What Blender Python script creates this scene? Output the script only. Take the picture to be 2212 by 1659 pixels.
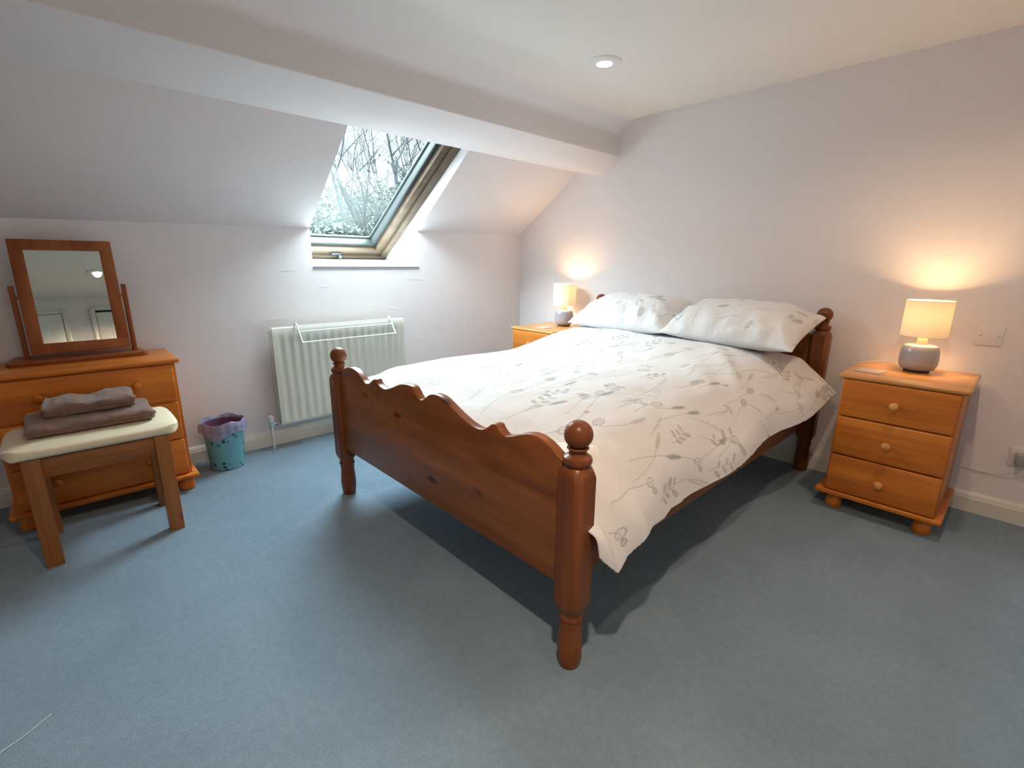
import bpy, bmesh, math, random
import numpy as np
from mathutils import Vector, Matrix
PI = math.pi
for o in list(bpy.data.objects): bpy.data.objects.remove(o)
scene = bpy.context.scene
col = scene.collection

# ------------------------------------------------------------------ camera
CAM = (3.0851, -2.9745, 1.1119); YAW, PITCH, ROLL, FPX = 0.8183, -0.2456, 0.0075, 1035.36
def make_camera():
    F = Vector((-math.sin(YAW)*math.cos(PITCH), math.cos(YAW)*math.cos(PITCH), math.sin(PITCH)))
    R = Vector((math.cos(YAW), math.sin(YAW), 0)); U = R.cross(F)
    R2 = math.cos(ROLL)*R + math.sin(ROLL)*U; U2 = -math.sin(ROLL)*R + math.cos(ROLL)*U
    cd = bpy.data.cameras.new('camera'); c = bpy.data.objects.new('camera', cd); col.objects.link(c)
    m = Matrix.Identity(4)
    for i in range(3): m[i][0], m[i][1], m[i][2], m[i][3] = R2[i], U2[i], -F[i], CAM[i]
    c.matrix_world = m
    cd.sensor_fit = 'HORIZONTAL'; cd.sensor_width = 36.0; cd.lens = FPX/2212*36.0; cd.clip_start = 0.02; cd.clip_end = 200
    scene.camera = c
make_camera()

# ------------------------------------------------------------------ world, lights, exposure
CEIL_Z = 2.05
SKY, LAMP_W, EXPO = 60.0, 16.0, 0.02
DW = [14.0, 110.0, 30.0]
WARM = (1.0, 0.74, 0.52); BULB = (1.0, 0.60, 0.27)
w = bpy.data.worlds.new('overcast_sky'); scene.world = w; w.use_nodes = True
wn = w.node_tree.nodes; wl = w.node_tree.links
bg = wn['Background']; bg.inputs['Strength'].default_value = SKY
tc = wn.new('ShaderNodeTexCoord'); sp = wn.new('ShaderNodeSeparateXYZ'); cr = wn.new('ShaderNodeValToRGB')
wl.new(tc.outputs['Generated'], sp.inputs[0]); wl.new(sp.outputs['Z'], cr.inputs[0]); wl.new(cr.outputs[0], bg.inputs['Color'])
cr.color_ramp.elements[0].color = (0.024, 0.0272, 0.0285, 1); cr.color_ramp.elements[1].color = (0.79, 0.94, 1.0, 1)   # overcast: hazy dim horizon, bright overhead
cr.color_ramp.elements[0].position = 0.27; cr.color_ramp.elements[1].position = 0.52
e3 = cr.color_ramp.elements.new(0.97); e3.color = (0.42, 0.50, 0.535, 1)
DOWNLIGHTS = [(1.485, -0.887, DW[0]), (2.86, -2.68, DW[1]), (2.86, -0.887, DW[2])]  # last entry: added fill downlight, out of view, warming the right side
vs = scene.view_settings
vs.view_transform = 'Standard'; vs.look = 'None'; vs.exposure = EXPO; vs.gamma = 1.0; vs.use_curve_mapping = False

# ------------------------------------------------------------------ helpers
def lamp(name, kind, loc, energy, color, size, rot=None, **kw):
    l = bpy.data.lights.new(name, kind); l.energy = energy; l.color = color
    if kind == 'AREA': l.size = size
    else: l.shadow_soft_size = size
    for k, v in kw.items(): setattr(l, k, v)
    o = bpy.data.objects.new(name, l); col.objects.link(o); o.location = loc
    if rot: o.rotation_euler = rot
    return o

def obj(name, bm, mat, parent=None, smooth=35, doubles=True):
    if doubles: bmesh.ops.remove_doubles(bm, verts=bm.verts, dist=1e-5)
    bmesh.ops.recalc_face_normals(bm, faces=bm.faces)
    th = math.radians(smooth)
    for f in bm.faces: f.smooth = True
    for e in bm.edges:
        if len(e.link_faces) != 2 or e.calc_face_angle(0) > th: e.smooth = False
    me = bpy.data.meshes.new(name); bm.to_mesh(me); bm.free()
    if isinstance(mat, (list, tuple)):
        for m in mat: me.materials.append(m)
    elif mat: me.materials.append(mat)
    o = bpy.data.objects.new(name, me); col.objects.link(o)
    if parent: o.parent = parent
    return o

def thing(name, label, cat, loc=(0, 0, 0), rotz=0, group=None):
    o = bpy.data.objects.new(name, None); col.objects.link(o); o.empty_display_size = 0.05
    o.location = loc; o.rotation_euler = (0, 0, rotz); o['label'] = label; o['category'] = cat
    if group: o['group'] = group
    return o
def tag(o, label, cat, group=None):
    o['label'] = label; o['category'] = cat
    if group: o['group'] = group
    return o
def struct(o): o['kind'] = 'structure'; return o
def dup(root, loc, label=None):
    r = root.copy(); col.objects.link(r); r.location = loc
    if label: r['label'] = label
    for ch in list(root.children):
        c = ch.copy(); col.objects.link(c); c.parent = r
        for g in list(ch.children):
            d = g.copy(); col.objects.link(d); d.parent = c
    return r

def BM(): return bmesh.new()
def merge(dst, src):
    me = bpy.data.meshes.new('tmp'); src.to_mesh(me); src.free(); dst.from_mesh(me); bpy.data.meshes.remove(me)
def box(bm, x0, x1, y0, y1, z0, z1, bev=0.0, seg=2):
    b = bmesh.new(); bmesh.ops.create_cube(b, size=1)
    for v in b.verts:
        v.co = Vector((x0+(x1-x0)*(v.co.x+.5), y0+(y1-y0)*(v.co.y+.5), z0+(z1-z0)*(v.co.z+.5)))
    if bev: bmesh.ops.bevel(b, geom=b.edges[:], offset=bev, segments=seg, profile=0.5, affect='EDGES')
    merge(bm, b); return bm
def prism(bm, pts, f0, f1, bev=0.0):
    """pts: 2D outline; f0/f1 map a 2D point to the 3D points of the two ends"""
    b = bmesh.new()
    A = [b.verts.new(f0(p)) for p in pts]; B = [b.verts.new(f1(p)) for p in pts]
    b.faces.new(A); b.faces.new(B[::-1])
    n = len(pts)
    for i in range(n): b.faces.new((A[i], B[i], B[(i+1) % n], A[(i+1) % n]))
    bmesh.ops.recalc_face_normals(b, faces=b.faces)
    if bev:
        ed = [e for e in b.edges if e.calc_face_angle(0) > 0.6]
        bmesh.ops.bevel(b, geom=ed, offset=bev, segments=2, profile=0.5, affect='EDGES')
    bmesh.ops.triangulate(b, faces=[f for f in b.faces if len(f.verts) > 4])
    merge(bm, b); return bm
def lathe(bm, prof, n=40, loc=(0, 0, 0), close=True):
    rings = []
    for r, z in prof:
        if r < 1e-6: rings.append([bm.verts.new((loc[0], loc[1], loc[2]+z))])
        else: rings.append([bm.verts.new((loc[0]+r*math.cos(2*PI*i/n), loc[1]+r*math.sin(2*PI*i/n), loc[2]+z)) for i in range(n)])
    for a, b in zip(rings, rings[1:]):
        for i in range(n):
            j = (i+1) % n
            if len(a) == 1 and len(b) == 1: continue
            if len(a) == 1: bm.faces.new((a[0], b[i], b[j]))
            elif len(b) == 1: bm.faces.new((a[i], a[j], b[0]))
            else: bm.faces.new((a[i], a[j], b[j], b[i]))
    if close:
        for r in (rings[0], rings[-1]):
            if len(r) > 2: bm.faces.new(r)
    return bm
def catmull(pts, k=8):
    P = [np.array(p, float) for p in pts]; P = [2*P[0]-P[1]]+P+[2*P[-1]-P[-2]]; out = []
    for i in range(1, len(P)-2):
        for t in np.linspace(0, 1, k, endpoint=False):
            a, b, c, d = P[i-1], P[i], P[i+1], P[i+2]
            out.append(0.5*((2*b)+(c-a)*t+(2*a-5*b+4*c-d)*t*t+(3*b-a-3*c+d)*t**3))
    out.append(P[-2]); return out
def tube(bm, pts, r, n=8, caps=True):
    pts = [Vector(p) for p in pts]; rs = r if isinstance(r, (list, tuple, np.ndarray)) else [r]*len(pts)
    prev = None; rings = []
    for i, p in enumerate(pts):
        t = (pts[min(i+1, len(pts)-1)]-pts[max(i-1, 0)])
        if t.length < 1e-9: t = Vector((0, 0, 1))
        t.normalize()
        if prev is None: u = t.orthogonal().normalized()
        else:
            u = prev - t*prev.dot(t)
            u = u.normalized() if u.length > 1e-6 else t.orthogonal().normalized()
        prev = u; v = t.cross(u)
        rings.append([bm.verts.new(p+(u*math.cos(2*PI*k/n)+v*math.sin(2*PI*k/n))*rs[i]) for k in range(n)])
    for a, b in zip(rings, rings[1:]):
        for k in range(n): bm.faces.new((a[k], a[(k+1) % n], b[(k+1) % n], b[k]))
    if caps: bm.faces.new(rings[0]); bm.faces.new(rings[-1][::-1])
    return bm
def grid_mesh(name, P, mat, parent=None, colors=None, thick=0.0, loc=None, caps=False):
    """P: (n,m,3) array -> smooth grid mesh, optional per-vertex colour attribute 'print'"""
    n, m = P.shape[:2]; me = bpy.data.meshes.new(name)
    V = P.reshape(-1, 3).astype(np.float32)
    idx = np.arange(n*m).reshape(n, m)
    Q = np.stack([idx[:-1, :-1], idx[1:, :-1], idx[1:, 1:], idx[:-1, 1:]], -1).reshape(-1, 4).astype(np.int32)
    me.vertices.add(len(V)); me.vertices.foreach_set('co', V.ravel())
    me.loops.add(Q.size); me.loops.foreach_set('vertex_index', Q.ravel())
    me.polygons.add(len(Q)); me.polygons.foreach_set('loop_start', np.arange(0, Q.size, 4, dtype=np.int32))
    me.polygons.foreach_set('loop_total', np.full(len(Q), 4, np.int32))
    me.update(calc_edges=True)
    me.polygons.foreach_set('use_smooth', np.ones(len(Q), bool))
    if colors is not None:
        a = me.color_attributes.new('print', 'FLOAT_COLOR', 'POINT')
        c = np.ones((n*m, 4), np.float32); c[:, :3] = colors.reshape(-1, 3); a.data.foreach_set('color', c.ravel())
    me.materials.append(mat)
    o = bpy.data.objects.new(name, me); col.objects.link(o)
    if parent: o.parent = parent
    if loc: o.location = loc
    if thick:
        s = o.modifiers.new('cloth', 'SOLIDIFY'); s.thickness = thick; s.offset = 0
    return o
def vnoise(x, y, seed=0):
    rs = np.random.RandomState(int(seed) % 1000); G = rs.rand(256, 256)*2-1
    xi = np.floor(x).astype(int); yi = np.floor(y).astype(int); fx = x-xi; fy = y-yi
    fx = fx*fx*fx*(fx*(fx*6-15)+10); fy = fy*fy*fy*(fy*(fy*6-15)+10)
    g = lambda a, b: G[a % 256, b % 256]
    return (g(xi, yi)*(1-fx)+g(xi+1, yi)*fx)*(1-fy)+(g(xi, yi+1)*(1-fx)+g(xi+1, yi+1)*fx)*fy
def sstep(a, b, x): t = np.clip((x-a)/(b-a), 0, 1); return t*t*(3-2*t)

# ------------------------------------------------------------------ materials
def mat(name, color=(.8, .8, .8), rough=.6, metal=0, spec=.5):
    m = bpy.data.materials.new(name); m.use_nodes = True; b = m.node_tree.nodes['Principled BSDF']
    b.inputs['Base Color'].default_value = (*color, 1); b.inputs['Roughness'].default_value = rough
    b.inputs['Metallic'].default_value = metal; b.inputs['Specular IOR Level'].default_value = spec
    return m
def N(m, t, **kw):
    n = m.node_tree.nodes.new(t)
    for k, v in kw.items():
        if k in n.inputs: n.inputs[k].default_value = v
        else: setattr(n, k, v)
    return n
def L(m, a, b): m.node_tree.links.new(a, b)
def ramp(m, src, stops):
    r = N(m, 'ShaderNodeValToRGB'); e = r.color_ramp.elements
    while len(e) < len(stops): e.new(.5)
    for el, (p, c) in zip(e, stops): el.position = p; el.color = (*c, 1)
    L(m, src, r.inputs[0]); return r.outputs[0]
def bump(m, src, strength, dist):
    b = N(m, 'ShaderNodeBump', Strength=strength, Distance=dist); L(m, src, b.inputs['Height'])
    L(m, b.outputs[0], m.node_tree.nodes['Principled BSDF'].inputs['Normal']); return b
def mixc(m, fac, a, b, blend='MIX'):
    x = N(m, 'ShaderNodeMix', data_type='RGBA', blend_type=blend)
    if isinstance(fac, (int, float)): x.inputs[0].default_value = fac
    else: L(m, fac, x.inputs[0])
    for i, s in ((6, a), (7, b)):
        if isinstance(s, tuple): x.inputs[i].default_value = (*s, 1)
        else: L(m, s, x.inputs[i])
    return x.outputs[2]
def PR(m): return m.node_tree.nodes['Principled BSDF']

def wall_paint(name, color):
    m = mat(name, color, .75, spec=.25)
    tc = N(m, 'ShaderNodeTexCoord'); a = N(m, 'ShaderNodeTexNoise', Scale=2.2, Detail=3.0); L(m, tc.outputs['Object'], a.inputs['Vector'])
    b = N(m, 'ShaderNodeTexNoise', Scale=38.0, Detail=5.0); L(m, tc.outputs['Object'], b.inputs['Vector'])
    s = N(m, 'ShaderNodeMath', operation='MULTIPLY_ADD'); L(m, b.outputs[0], s.inputs[0]); s.inputs[1].default_value = .12; L(m, a.outputs[0], s.inputs[2])
    bump(m, s.outputs[0], .22, .02); return m
M_wall = wall_paint('wall_paint_white', (.82, .768, .772))
M_ceil = wall_paint('ceiling_paint_white', (.82, .80, .775))
M_trim = mat('gloss_paint_cream', (.74, .71, .64), .3)

def wood(name, dark, light, axis, rough=.38, coat=.12, knots=True):
    m = mat(name, light, rough, spec=.25); ax = 'xyz'.index(axis)
    tc = N(m, 'ShaderNodeTexCoord')
    info = N(m, 'ShaderNodeObjectInfo')
    off = N(m, 'ShaderNodeVectorMath', operation='MULTIPLY_ADD'); off.inputs[1].default_value = (3.1, 5.7, 4.3)
    cmb = N(m, 'ShaderNodeCombineXYZ')
    for i in range(3): L(m, info.outputs['Random'], cmb.inputs[i])
    L(m, cmb.outputs[0], off.inputs[0]); L(m, tc.outputs['Object'], off.inputs[2])
    def mp(sl, sc):
        q = N(m, 'ShaderNodeMapping'); v = [sc]*3; v[ax] = sl; q.inputs['Scale'].default_value = v; L(m, off.outputs[0], q.inputs[0]); return q.outputs[0]
    big = N(m, 'ShaderNodeTexNoise', Scale=1.0, Detail=3.0, Distortion=.5); L(m, mp(1.1, 9), big.inputs['Vector'])
    fine = N(m, 'ShaderNodeTexNoise', Scale=1.0, Detail=4.0, Distortion=.3); L(m, mp(2.0, 85), fine.inputs['Vector'])
    c = ramp(m, big.outputs[0], [(.3, dark), (.5, tuple((a+b)/2 for a, b in zip(dark, light))), (.68, light)])
    f = ramp(m, fine.outputs[0], [(.3, (.78, .74, .7)), (.65, (1.06, 1.05, 1.04))])
    c = mixc(m, .75, c, f, 'MULTIPLY')
    if knots:
        vo = N(m, 'ShaderNodeTexVoronoi', Scale=1.0, Randomness=1.0); L(m, mp(3.2, 7.5), vo.inputs['Vector'])
        k = ramp(m, vo.outputs['Distance'], [(.045, (.16, .10, .08)), (.075, (.5, .42, .36)), (.13, (1, 1, 1))])
        c = mixc(m, 1.0, c, k, 'MULTIPLY')
    L(m, c, PR(m).inputs['Base Color'])
    PR(m).inputs['Coat Weight'].default_value = coat; PR(m).inputs['Coat Roughness'].default_value = .22
    bump(m, fine.outputs[0], .08, .002)
    return m
BD, BL = (.15, .042, .011), (.31, .105, .028)
M_bedx = wood('bed_pine_x', BD, BL, 'x'); M_bedy = wood('bed_pine_y', BD, BL, 'y'); M_bedz = wood('bed_pine_z', (.12, .032, .010), (.235, .072, .020), 'z', knots=False)
ND, NL = (.42, .115, .014), (.66, .225, .033)
M_nsx = wood('stand_pine_x', ND, NL, 'x'); M_nsz = wood('stand_pine_z', ND, NL, 'z'); M_nst = wood('stand_top_pine', (.50, .22, .07), (.68, .35, .125), 'x', rough=.28)
DD, DL = (.48, .122, .014), (.76, .245, .034)
M_drx = wood('dresser_pine_y', DD, DL, 'y'); M_drz = wood('dresser_pine_z', DD, DL, 'z')
M_mir = wood('mirror_pine', (.26, .065, .018), (.40, .125, .035), 'z', knots=False); M_mirb = wood('mirror_pine_y', (.26, .065, .018), (.40, .125, .035), 'y', knots=False)
M_stz = wood('stool_pine_z', (.22, .078, .022), (.38, .15, .045), 'z'); M_sty = wood('stool_pine_y', (.22, .078, .022), (.38, .15, .045), 'y'); M_stx = wood('stool_pine_x', (.22, .078, .022), (.38, .15, .045), 'x')
M_winy = wood('window_pine_y', (.105, .070, .048), (.16, .115, .08), 'y', knots=False, coat=.05)

def carpet():
    m = mat('blue_carpet', (.25, .38, .46), .95, spec=.1)
    tc = N(m, 'ShaderNodeTexCoord')
    big = N(m, 'ShaderNodeTexNoise', Scale=3.2, Detail=5.0, Distortion=.8); L(m, tc.outputs['Object'], big.inputs['Vector'])
    fi = N(m, 'ShaderNodeTexNoise', Scale=260.0, Detail=2.0); L(m, tc.outputs['Object'], fi.inputs['Vector'])
    md = N(m, 'ShaderNodeTexNoise', Scale=45.0, Detail=4.0); L(m, tc.outputs['Object'], md.inputs['Vector'])
    c = ramp(m, big.outputs[0], [(.32, (.172, .248, .322)), (.5, (.187, .266, .342)), (.68, (.202, .284, .362))])
    f = ramp(m, fi.outputs[0], [(.3, (.72, .72, .72)), (.7, (1.14, 1.14, 1.14))])
    c = mixc(m, .6, c, f, 'MULTIPLY')
    g = ramp(m, md.outputs[0], [(.35, (.9, .9, .9)), (.65, (1.05, 1.05, 1.05))])
    c = mixc(m, .7, c, g, 'MULTIPLY')
    L(m, c, PR(m).inputs['Base Color']); PR(m).inputs['Sheen Weight'].default_value = .25; PR(m).inputs['Sheen Roughness'].default_value = .5
    bump(m, fi.outputs[0], .6, .004); return m
M_carpet = carpet()
def cloth_print():
    m = mat('white_printed_cotton', (.86, .86, .87), .85, spec=.2)
    a = N(m, 'ShaderNodeAttribute', attribute_name='print'); L(m, a.outputs['Color'], PR(m).inputs['Base Color'])
    PR(m).inputs['Sheen Weight'].default_value = .1
    tc = N(m, 'ShaderNodeTexCoord'); n = N(m, 'ShaderNodeTexNoise', Scale=24.0, Detail=4.0, Distortion=1.2); L(m, tc.outputs['Object'], n.inputs['Vector'])
    bump(m, n.outputs[0], .18, .012); return m
M_print = cloth_print()
M_white = mat('white_enamel', (.80, .80, .78), .35)
M_rad = mat('radiator_cream_enamel', (.66, .66, .58), .38)
M_chrome = mat('chrome', (.75, .76, .78), .15, 1)
M_plastic = mat('white_plastic', (.78, .76, .73), .4)
M_dark = mat('dark_gap', (.03, .03, .03), .8)
M_seat = mat('cream_upholstery', (.80, .70, .52), .8, spec=.2)
def towel():
    m = mat('taupe_towelling', (.17, .115, .095), 1, spec=.05); PR(m).inputs['Sheen Weight'].default_value = .3; PR(m).inputs['Sheen Roughness'].default_value = .6
    tc = N(m, 'ShaderNodeTexCoord'); n = N(m, 'ShaderNodeTexNoise', Scale=220.0, Detail=3.0); L(m, tc.outputs['Object'], n.inputs['Vector']); bump(m, n.outputs[0], .8, .004)
    c = ramp(m, n.outputs[0], [(.3, (.165, .092, .068)), (.7, (.255, .15, .113))]); L(m, c, PR(m).inputs['Base Color']); return m
M_towel = towel()
M_mirror = mat('mirror_glass', (.72, .78, .74), .0, 1)
M_ceramic = mat('grey_ceramic', (.36, .345, .37), .14); PR(M_ceramic).inputs['Coat Weight'].default_value = .4
M_cork = mat('dark_lamp_foot', (.09, .04, .03), .6)
M_cream = mat('cream_neck', (.75, .62, .42), .4)
def shade_mat():
    m = bpy.data.materials.new('lamp_shade_fabric'); m.use_nodes = True; nt = m.node_tree; nt.nodes.remove(nt.nodes['Principled BSDF'])
    d = N(m, 'ShaderNodeBsdfDiffuse', Color=(.80, .72, .58, 1)); t = N(m, 'ShaderNodeBsdfTranslucent', Color=(.85, .74, .50, 1))
    x = N(m, 'ShaderNodeMixShader'); x.inputs[0].default_value = .075; L(m, d.outputs[0], x.inputs[1]); L(m, t.outputs[0], x.inputs[2]); L(m, x.outputs[0], nt.nodes['Material Output'].inputs['Surface']); return m
M_shade = shade_mat()
def emis(name, color, s):
    m = bpy.data.materials.new(name); m.use_nodes = True; b = PR(m); b.inputs['Emission Color'].default_value = (*color, 1); b.inputs['Emission Strength'].default_value = s; return m
M_bulb = emis('lit_bulb', (1, .75, .45), 12); M_spot = emis('lit_spot', (1, .9, .8), 12)
def glass():
    m = bpy.data.materials.new('window_glass'); m.use_nodes = True; nt = m.node_tree; nt.nodes.remove(nt.nodes['Principled BSDF'])
    t = N(m, 'ShaderNodeBsdfTransparent', Color=(.95, .985, .985, 1)); g = N(m, 'ShaderNodeBsdfGlossy', Roughness=.02); f = N(m, 'ShaderNodeLayerWeight', Blend=.5)
    p = N(m, 'ShaderNodeMath', operation='POWER'); L(m, f.outputs['Facing'], p.inputs[0]); p.inputs[1].default_value = 5; q = N(m, 'ShaderNodeMath', operation='MULTIPLY_ADD'); L(m, p.outputs[0], q.inputs[0]); q.inputs[1].default_value = .7; q.inputs[2].default_value = .03
    x = N(m, 'ShaderNodeMixShader'); L(m, q.outputs[0], x.inputs[0]); L(m, t.outputs[0], x.inputs[1]); L(m, g.outputs[0], x.inputs[2]); L(m, x.outputs[0], nt.nodes['Material Output'].inputs['Surface']); return m
M_glass = glass()
M_alu = mat('grey_window_cladding', (.034, .039, .040), .5)

# ------------------------------------------------------------------ room shell
XR, YF = 3.62, -4.30              # right wall, front wall (behind the camera)
WY0, WY1 = -1.787, -1.024         # skylight opening along the left wall
SILL_Z = 1.083; SL = .6445        # slope of the roof plane
def eave(y): return 1.354+.021*y
fz = lambda x: 1.456+SL*x         # roof-window frame plane: z on x
struct(obj('floor', box(BM(), -.02, XR+.1, YF-.1, .1, -.12, 0), M_carpet))
def wl_poly(y, top=None):
    e = eave(y)
    if top is not None: return [(0, 0), (0, SILL_Z), (-.503, 1.131), (-.62, 1.08), (-.62, 0)]
    return [(0, 0), (0, e), (-.18, e), (-.62, 1.06), (-.62, 0)]
b = BM()
for ya, yb, top in ((YF-.1, WY0, None), (WY0, WY1, 1), (WY1, .12, None)):
    pa, pb = wl_poly(ya, top), wl_poly(yb, top)
    A = [b.verts.new((p[0], ya, p[1])) for p in pa]; B = [b.verts.new((p[0], yb, p[1])) for p in pb]
    b.faces.new(A); b.faces.new(B[::-1])
    for i in range(5): b.faces.new((A[i], B[i], B[(i+1) % 5], A[(i+1) % 5]))
# raised hairline seams in the plaster
for (y0, z0, y1, z1) in [(-1.122, 1.0, -.966, .991), (-1.765, .958, -1.70, .962), (-1.303, .803, -1.209, .794), (-.96, .655, -.812, .647), (-1.106, .563, -.984, .572), (-2.09, .775, -1.98, .778), (-.79, .71, -.70, .712), (-2.0, 1.06, -1.9, 1.063)]:
    tube(b, [(0.0, y0, z0), (0.0006, (y0+y1)/2, (z0+z1)/2+.002), (0.0, y1, z1)], [.0008, .0014, .0008], 5)
struct(obj('wall_left', b, M_wall, smooth=30, doubles=False))
# sloping ceiling with boxed purlin (profile measured on the headboard wall)
AX, AZ = .606, 1.774
PROF = [(AX, AZ), (.85, 1.722), (.978, 1.828), (.962, 1.978), (1.052, 2.04), (1.085, CEIL_Z)]
def slab_poly(y): return [(0, eave(y)), (AX, AZ), (.74, 2.05), (-.18, eave(y))]
def head_poly(y): return [(AX+.014, AZ), (.80, 2.05), (AX+.014, 1.92)]
def purlin_poly(y):
    t = min(1, max(0, (-y-.05)/.9)); t = t*t*(3-2*t)
    return [PROF[0], (.85-.03*t, 1.722+.062*t)]+PROF[2:]+[(1.085, 2.30), (.70, 2.03)]
b = BM()
ys_a = np.linspace(YF-.1, WY0, 9); ys_b = np.linspace(WY1, .12, 6)
def sweep(bm, ys, fn):
    rings = [[bm.verts.new((p[0], y, p[1])) for p in fn(y)] for y in ys]; n = len(rings[0])
    for a, c in zip(rings, rings[1:]):
        for i in range(n): bm.faces.new((a[i], c[i], c[(i+1) % n], a[(i+1) % n]))
    for r in (rings[0], rings[-1][::-1]):
        f = bm.faces.new(r); bmesh.ops.triangulate(bm, faces=[f])
def bevel_rings(fn):
    def g(y):
        P = fn(y); out = []
        for i, p in enumerate(P):
            p = np.array(p)
            k = {1: .08, 2: .006, 3: .03, 4: .03}.get(i, 0)
            if k:
                a = np.array(P[i-1]); c = np.array(P[(i+1) % len(P)]); ua = (a-p)/np.linalg.norm(a-p); uc = (c-p)/np.linalg.norm(c-p)
                k1 = min(k, .45*np.linalg.norm(a-p)); k2 = min(k, .45*np.linalg.norm(c-p))
                A, C = p+ua*k1, p+uc*k2
                for t in (0, .25, .5, .75, 1): out.append(tuple((1-t)**2*A+2*t*(1-t)*p+t*t*C))
            else: out.append(tuple(p))
        return out
    return g
sweep(b, ys_a, slab_poly); sweep(b, ys_b, slab_poly); sweep(b, [WY0, WY1], head_poly); sweep(b, np.linspace(YF-.1, .12, 40), bevel_rings(purlin_poly))
struct(obj('wall_slope', b, M_wall, smooth=50, doubles=False))
struct(obj('ceiling', box(BM(), 1.085, XR+.1, YF-.1, .12, CEIL_Z, CEIL_Z+.25), M_ceil))
b = box(BM(), -.3, XR+.1, 0, .15, -.12, 2.3)
for (x0, z0, x1, z1) in [(2.72, 1.16, 2.84, 1.163), (3.05, 1.08, 3.2, 1.07), (1.3, 1.55, 1.36, 1.551), (3.06, .62, 3.16, .615), (2.45, .62, 2.56, .615), (3.0, .71, 3.1, .705)]:
    tube(b, [(x0, 0, z0), ((x0+x1)/2, -.0005, (z0+z1)/2), (x1, 0, z1)], [.0006, .0011, .0006], 5)
struct(obj('wall_back', b, M_wall, doubles=False))
struct(obj('wall_right', box(BM(), XR, XR+.12, YF-.1, .1, -.12, 2.3), M_wall))
struct(obj('wall_front', box(BM(), -.3, XR+.1, YF-.12, YF, -.12, 2.3), M_wall))
# skirting boards
SK = [(0, 0), (.018, 0), (.018, .066), (.015, .070), (.015, .074), (.012, .080), (.0105, .088), (.006, .0935), (0, .0935)]
struct(obj('baseboard_left', prism(BM(), SK, lambda p: (p[0], YF, p[1]), lambda p: (p[0], -.0, p[1])), M_trim))
struct(obj('baseboard_back', prism(BM(), SK, lambda p: (.018, -p[0], p[1]), lambda p: (XR, -p[0], p[1])), M_trim))
struct(obj('baseboard_front', prism(BM(), SK, lambda p: (.018, YF+p[0], p[1]), lambda p: (XR, YF+p[0], p[1])), M_trim))
# doors on the wall behind the camera (seen in the dressing mirror)
def door(name, y0, y1, z1, dark_top):
    b = box(BM(), XR-.018, XR-.002, y0, y1, .01, z1, .002)
    for a, c in ((.12, .55*z1), (.6*z1, z1-.12)):
        w3 = (y1-y0-.30)/2
        for q in (y0+.1, y0+.2+w3): box(b, XR-.026, XR-.017, q, q+w3, a, c, .006)
    d = struct(obj(name, b, M_white))
    obj('door_handle', lathe(BM(), [(0, 0), (.018, .004), (.02, .015), (.012, .022), (0, .024)], 20), M_chrome, d)
    h = d.children[0]; h.rotation_euler = (0, -PI/2, 0); h.location = (XR-.018, y0+.05, .95)
    t = .045
    fr = BM(); box(fr, XR-.03, XR, y0-t, y0-.004, 0, z1+t, .004); box(fr, XR-.03, XR, y1+.004, y1+t, 0, z1+t, .004); box(fr, XR-.03, XR, y0-.004, y1+.004, z1+(.022 if dark_top else .004), z1+t+(.02 if dark_top else 0), .004)
    obj('door_frame', fr, M_trim, d)
    if dark_top: obj('door_gap', box(BM(), XR-.006, XR-.001, y0, y1, z1, z1+.024), M_dark, d)
door('door_1', -3.75, -2.98, 1.89, False)
door('door_2', -2.72, -1.95, 1.89, True)

# ------------------------------------------------------------------ roof window
ux = Vector((1, 0, SL)).normalized(); nn = Vector((-SL, 0, 1)).normalized(); O = Vector((-.503, 0, fz(-.503)))
VLEN = (.665+.503)/ux.x
FY0 = WY0-.135        # the frame runs on behind the plaster at the left and at the top
def wpt(y, v, k): return O+Vector((0, y, 0))+ux*v+nn*k
def wbar(bm, y0, y1, v0, v1, k0, k1, bev=.003):
    bb = box(BM(), y0, y1, v0, v1, k0, k1, bev)
    for q in bb.verts: q.co = wpt(q.co.x, q.co.y, q.co.z)
    merge(bm, bb)
def wrect(bm, y0, y1, v0, v1, t, k0, k1, bev=.003, side=True):
    wbar(bm, y0, y1, v0, v0+t, k0, k1, bev); wbar(bm, y0, y1, v1-t, v1, k0, k1, bev)
    wbar(bm, y0, y0+t, v0+t, v1-t, k0, k1, bev); wbar(bm, y1-t, y1, v0+t, v1-t, k0, k1, bev)
win = bpy.data.objects.new('window_1', None); col.objects.link(win); struct(win)
b = BM(); wrect(b, FY0+.001, WY1-.001, .0, VLEN, .052, -.004, .10); obj('window_frame', b, M_winy, win)
b = BM(); wrect(b, FY0+.056, WY1-.056, .056, VLEN-.056, .055, .012, .075, .006); sash = obj('window_sash', b, M_winy, win)
b = BM(); wrect(b, FY0+.113, WY1-.113, .113, VLEN-.113, .028, .045, .095, .003); wrect(b, FY0+.13, WY1-.13, .13, VLEN-.13, .022, .098, .112); wrect(b, FY0+.02, WY1-.02, .02, VLEN-.02, .1, .113, .135, .002); obj('window_cladding', b, M_alu, win)
b = BM(); wbar(b, FY0+.125, WY1-.125, .125, VLEN-.125, .086, .092, 0); obj('window_pane', b, M_glass, win)
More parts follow.
